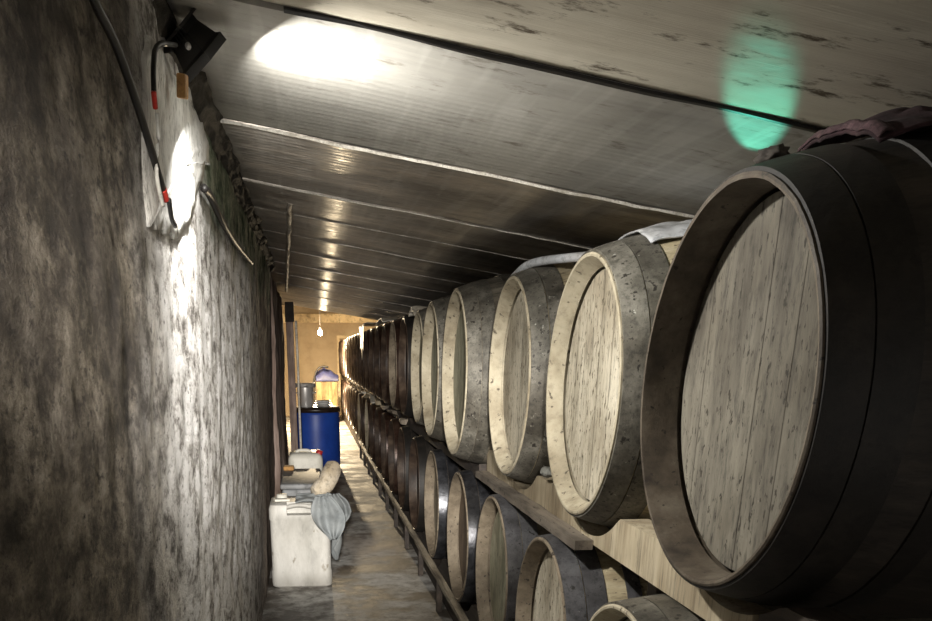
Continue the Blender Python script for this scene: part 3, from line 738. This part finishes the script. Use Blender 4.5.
# pale crusted scraps of timber between the two far rows
for k in range(12):
    y = 6.8 + .832 * k * 1.0
    bm = bmesh.new(); box(bm, -.025, .025, -.11 - .05 * random.random(), .11 + .05 * random.random(), -.014, .016)
    for v in bm.verts: v.co += Vector((.01 * random.uniform(-1, 1), .03 * random.uniform(-1, 1), .012 * random.uniform(-1, 1)))
    o = soften(obj('timber_wedge', bm, M['plastic_sheet'] if k in (4, 6) else (M['beam_grey'] if k < 3 else M['beam_pale']), smooth=False, loc=(.70, y, .845 + .01 * (k % 2))), bev=.006)
    o.rotation_euler = (random.uniform(-.25, .25), random.uniform(-.3, .3), random.uniform(-.1, .1))
    props(o, 'pale wooden wedge between the two far rows, %s from the near end' % ordn[k], 'wedge', 'pale wedges between the far rows')
t = thing('shelf_frame', (0, 0, 0), 'cream end frame round the far end of the barrel rows', 'frame')
bm = bmesh.new(); box(bm, .64, .70, 20.22, 20.30, 0, 1.62); obj('upright', bm, M['trim_cream'], t, False)
bm = bmesh.new(); box(bm, .64, 1.6, 20.22, 20.30, 1.62, 1.68); obj('rail', bm, M['trim_cream'], t, False)

# ------------------------------------------------------------------ canisters, rag
def rounded_box(w_, d_, h_, bev, cuts=1):
    bm = bmesh.new(); box(bm, -w_ / 2, w_ / 2, -d_ / 2, d_ / 2, 0, h_)
    bmesh.ops.bevel(bm, geom=bm.edges[:], offset=bev, segments=5, affect='EDGES', profile=.5)
    return bm
t = thing('jerrycan', (-.078, 5.29, 0), 'large grubby white plastic jerrycan nearest the camera, standing on the floor', 'jerrycan')
bm = bmesh.new()
# body: waisted box with moulded panels and a handle recess at the top front
W, D, HH = .36, .34, .50
def sq(w_, d_, z, r, n=6):
    pts = []
    for sx, sy, a0 in ((1, 1, 0), (-1, 1, PI / 2), (-1, -1, PI), (1, -1, 1.5 * PI)):
        for k in range(n + 1):
            a = a0 + PI / 2 * k / n; pts.append((sx * (w_ / 2 - r) + r * math.cos(a), sy * (d_ / 2 - r) + r * math.sin(a), z))
    return [bm.verts.new(p) for p in pts]
lv = [(W - .03, D - .03, 0, .03), (W - .006, D - .006, .010, .035), (W, D, .03, .035), (W, D, .10, .035), (W - .008, D - .008, .108, .035), (W - .008, D - .008, .40, .035), (W, D, .41, .035), (W, D, .470, .04), (W - .015, D - .015, .492, .04), (W - .05, D - .05, HH, .04)]
rs = [sq(*q) for q in lv]
for a, b in zip(rs, rs[1:]):
    for k in range(len(a)): bm.faces.new((a[k], a[(k + 1) % len(a)], b[(k + 1) % len(a)], b[k]))
bm.faces.new(rs[0]); bm.faces.new(rs[-1])
body = obj('body', bm, M['hdpe'], t)
bmc = bmesh.new(); box(bmc, -.075, .065, -.25, -.085, .435, .60); cut = obj('recess_cutter', bmc, M['crate_grey'])
bpy.context.view_layer.update(); bo = body.modifiers.new('recess', 'BOOLEAN'); bo.object = cut; bo.operation = 'DIFFERENCE'; bo.solver = 'EXACT'
cut.location = t.location; bpy.context.view_layer.update(); dg = bpy.context.evaluated_depsgraph_get(); me2 = bpy.data.meshes.new_from_object(body.evaluated_get(dg)); body.modifiers.clear(); body.data = me2
bpy.data.objects.remove(cut)
sharp(body, 35)
bm = bmesh.new(); tube(bm, [(-.078, -.145, .478), (-.03, -.148, .490), (.02, -.148, .490), (.068, -.145, .478)], .013); obj('handle', bm, M['hdpe'], t)
bm = bmesh.new(); lathe(bm, [(.49, .033), (.512, .033), (.530, .031), (.530, 0)], 'z', 24); bmesh.ops.translate(bm, verts=bm.verts, vec=(-.105, .02, 0)); obj('cap', bm, M['hdpe_cream'], t)
# cluttered scraps on the can
bm = bmesh.new(); box(bm, -.07, .02, -.02, .02, 0, .012)
o = obj('paper_scrap', bm, M['hdpe_cream'], smooth=False, loc=(-.16, 5.22, .505)); o.rotation_euler = (.05, .03, .3); props(o, 'small pale scrap lying on the nearest jerrycan', 'scrap')
# jerrycan further back
t = thing('jerrycan', (-.045, 7.15, 0), 'cream jerrycan with red cap standing in front of the blue drum', 'jerrycan')
bm = rounded_box(.27, .34, .59, .05); obj('body', bm, M['hdpe_cream'], t)
bm = bmesh.new(); lathe(bm, [(0, 0), (0, .026), (.045, .025), (.045, 0)], 'z', 20); bmesh.ops.transform(bm, matrix=Matrix.Translation((.10, -.10, .565)) @ Matrix.Rotation(.35, 4, 'Y'), verts=bm.verts); obj('cap', bm, M['red_cap'], t)
bm = bmesh.new(); tube(bm, [(-.07, -.05, .585), (-.06, -.05, .605), (.03, -.05, .605), (.04, -.05, .585)], .012); obj('handle', bm, M['hdpe_cream'], t)
t = thing('storage_box', (-.07, 6.10, 0), 'grey lidded plastic box between the two jerrycans', 'box')
bm = rounded_box(.25, .78, .50, .02); obj('body', bm, M['crate_grey'], t)
bm = rounded_box(.27, .82, .035, .012); bmesh.ops.translate(bm, verts=bm.verts, vec=(0, 0, .50)); obj('lid', bm, M['crate_grey'], t)
bm = bmesh.new(); box(bm, -.04, .035, -.05, .05, 0, .03)
o = soften(obj('sponge', bm, M['orange_wood'], smooth=False, loc=(-.16, 6.42, .536)), bev=.008); props(o, 'small orange block on the grey box near the wall', 'block')
# grey rag over the can's right shoulder
def rag(a, b):
    # b: 0 on top of the can .. 1 hanging, a: around the corner
    s = b * .50
    if s < .15: p = Vector((-.10 + s * 1.35, 0, .512 + .030 * abs(nv(a * 6, b * 5, 2))))
    else:
        q = s - .15; p = Vector((.115 + .03 * math.sin(q * 9) + .030 * nv(a * 3, b * 3, 1), 0, .512 - q * (.78 + .25 * math.sin(a * 7))))
    p.y = 5.10 + .30 * a + .02 * nv(a * 2, b * 4, 5)
    p.x += .022 * math.sin(a * 13) * b + .045 * b * a
    return p
t = thing('grey_rag', (0, 0, 0), 'crumpled grey rag hanging over the right corner of the nearest jerrycan', 'rag')
drape('top_fold', rag, M['rag'], None, None, 50, 50, .006, t)
def rag2(a, b):
    ww = math.sin(PI * min(1, .14 + b * .80)) * .095
    y = 5.085 + .016 * math.sin(a * 15 + 3 * b + 2 * nv(a, b * 2, 5)) * (.3 + b) + .02 * nv(a * 3, b * 4, 11)
    x = .062 + .055 * b + (a - .5) * 2 * ww
    return (x, y, .545 - .245 * b + .012 * nv(a * 4, b * 2, 3) - .02 * (a - .5) ** 2)
drape('front_lobe', rag2, M['rag'], None, None, 30, 30, .010, t)
def rag3(a, b):
    ww = math.sin(PI * min(1, .16 + b * .76)) * .075
    y = 5.12 + .018 * math.sin(a * 13 - 4 * b + 2 * nv(a, b * 2, 9)) + .02 * nv(a * 3, b * 4, 21)
    x = .125 + .035 * b + (a - .5) * 2 * ww
    return (x, y, .555 - .165 * b + .014 * nv(a * 5, b * 2, 13))
drape('side_lobe', rag3, M['rag'], None, None, 30, 30, .010, t)
# cream cloth bundle
bm = bmesh.new()
tube(bm, [(.005, 5.32, .535), (.05, 5.34, .55), (.095, 5.36, .60), (.125, 5.38, .66), (.135, 5.40, .695)], .048, 20, lambda s: (.45 + .75 * math.sin(PI * min(1, .12 + .74 * s))))
for v in bm.verts: v.co += v.normal * 0 + Vector((.006 * nv(*v.co, 22), .01 * nv(*(v.co + Vector((3, 0, 0))), 15), .006 * nv(*(v.co + Vector((0, 7, 0))), 22)))
props(obj('cream_cloth', bm, M['cream_cloth']), 'rolled cream cloth leaning on top of the grey rag', 'cloth')

# ------------------------------------------------------------------ drum, pot, stack
t = thing('plastic_drum', (.070, 11.05, 0), 'blue plastic drum with dark lid standing in the aisle', 'drum')
bm = bmesh.new(); rd = .288
lathe(bm, [(0, 0), (0, rd - .03), (.02, rd - .008), (.05, rd), (.20, rd + .002), (.44, rd + .002), (.63, rd), (.655, rd - .006), (.672, rd - .02), (.672, 0)], 'z', 64)
sharp(obj('body', bm, M['drum_blue'], t), 40)
bm = bmesh.new(); lathe(bm, [(.66, rd - .012), (.66, rd + .012), (.70, rd + .012), (.715, rd - .005), (.715, 0)], 'z', 64); obj('lid', bm, M['drum_lid'], t)
t = thing('steel_pot', (-.045, 10.98, .716), 'steel pot with white rim standing on the blue drum', 'pot')
bm = bmesh.new(); lathe(bm, [(0, 0), (0, .085), (.01, .092), (.235, .095), (.235, .089), (.02, .086), (.02, 0)], 'z', 40); sharp(obj('body', bm, M['steel'], t), 40)
bm = bmesh.new(); lathe(bm, [(.225, .094), (.225, .125), (.262, .128), (.272, .12), (.262, .085), (.24, .085)], 'z', 40, close=True); obj('rim', bm, M['white_enamel'], t)
for s in (-1, 1):
    bm = bmesh.new(); tube(bm, [(s * .09, -.03, .16), (s * .125, -.02, .165), (s * .125, .02, .165), (s * .09, .03, .16)], .007); obj('handle', bm, M['steel'], t)
t = thing('dish_stack', (.165, 10.95, .716), 'low stack of white dishes beside the steel pot on the drum', 'dishes')
for k in range(3):
    bm = bmesh.new(); lathe(bm, [(0, 0), (0, .07), (.022, .115 - .012 * k), (.028, .113 - .012 * k), (.008, .06), (.008, 0)], 'z', 32)
    bmesh.ops.translate(bm, verts=bm.verts, vec=(0, .01 * k, .024 * k)); obj('dish', bm, M['white_enamel'], t)

# ------------------------------------------------------------------ crates and blue tarp beyond the drum
t = thing('wooden_crate', (.36, 18.6, 0), 'tall yellowish wooden crate behind the blue drum', 'crate')
for k in range(4):
    bm = bmesh.new(); box(bm, -.21 + .105 * k + .004, -.21 + .105 * (k + 1) - .004, -.2, -.18, .02, .79); obj('slat', bm, M['crate_wood'], t, False)
bm = bmesh.new(); box(bm, -.2, .2, -.178, .2, 0, .77); obj('body', bm, M['crate_wood'], t, False)
def bt(a, b):
    x = .14 + .46 * a; r_ = .11 + .12 * math.sin(a * PI * .8 + .5)
    ang = PI * b
    return (x + .02 * nv(a * 5, b * 5, 3), 18.58 - .20 * math.cos(ang), .795 + r_ * math.sin(ang) * (.9 + .3 * nv(a * 4, b * 4, 7)))
drape('blue_tarp', bt, M['tarp_blue'], 'bundled blue grey tarp lying on the wooden crate', 'tarp', 30, 24)
hose('black_hose', [(.10, 18.33, .02), (.09, 18.33, .6), (.11, 18.33, .88), (.18, 18.34, 1.03), (.28, 18.36, 1.08), (.40, 18.37, 1.06)], .018, M['black_plastic'], 'black hose arching over the left side of the blue tarp')

# bulb
t = thing('hanging_bulb', (BULB.x, BULB.y, BULB.z), 'bare glowing bulb hanging at the far end of the aisle', 'lamp')
bm = bmesh.new(); bmesh.ops.create_uvsphere(bm, u_segments=24, v_segments=16, radius=.045)
for v in bm.verts:
    if v.co.z > 0: v.co.z *= 1.35; v.co.x *= 1 - v.co.z * 3.5; v.co.y *= 1 - v.co.z * 3.5
gl = obj('glass', bm, M['bulb'], t); gl.visible_shadow = True
bulb_light.location = BULB + Vector((0, -.08, -.02))
bm = bmesh.new(); lathe(bm, [(.05, 0), (.05, .018), (.10, .02), (.10, 0)], 'z', 16); obj('socket', bm, M['black_plastic'], t)
bm = bmesh.new(); tube(bm, [(0, 0, .10), (.005, 0, .4), (0, 0, 2.30 - BULB.z)], .004); obj('cord', bm, M['black_plastic'], t)
# made-up body for the added teal spot between the first two casks
t = thing('added_teal_lamp', (.86, 1.93, H + .155), 'small teal lamp added out of sight between the two nearest upper barrels', 'lamp')
bm = bmesh.new(); lathe(bm, [(-.03, 0), (-.03, .010), (.0, .012), (.0, 0)], 'z', 16); obj('base', bm, M['black_plastic'], t)
bm = bmesh.new(); lathe(bm, [(.0, 0), (.0, .008), (.006, .006), (.008, 0)], 'z', 16); obj('lens', bm, M['teal_lens'], t)
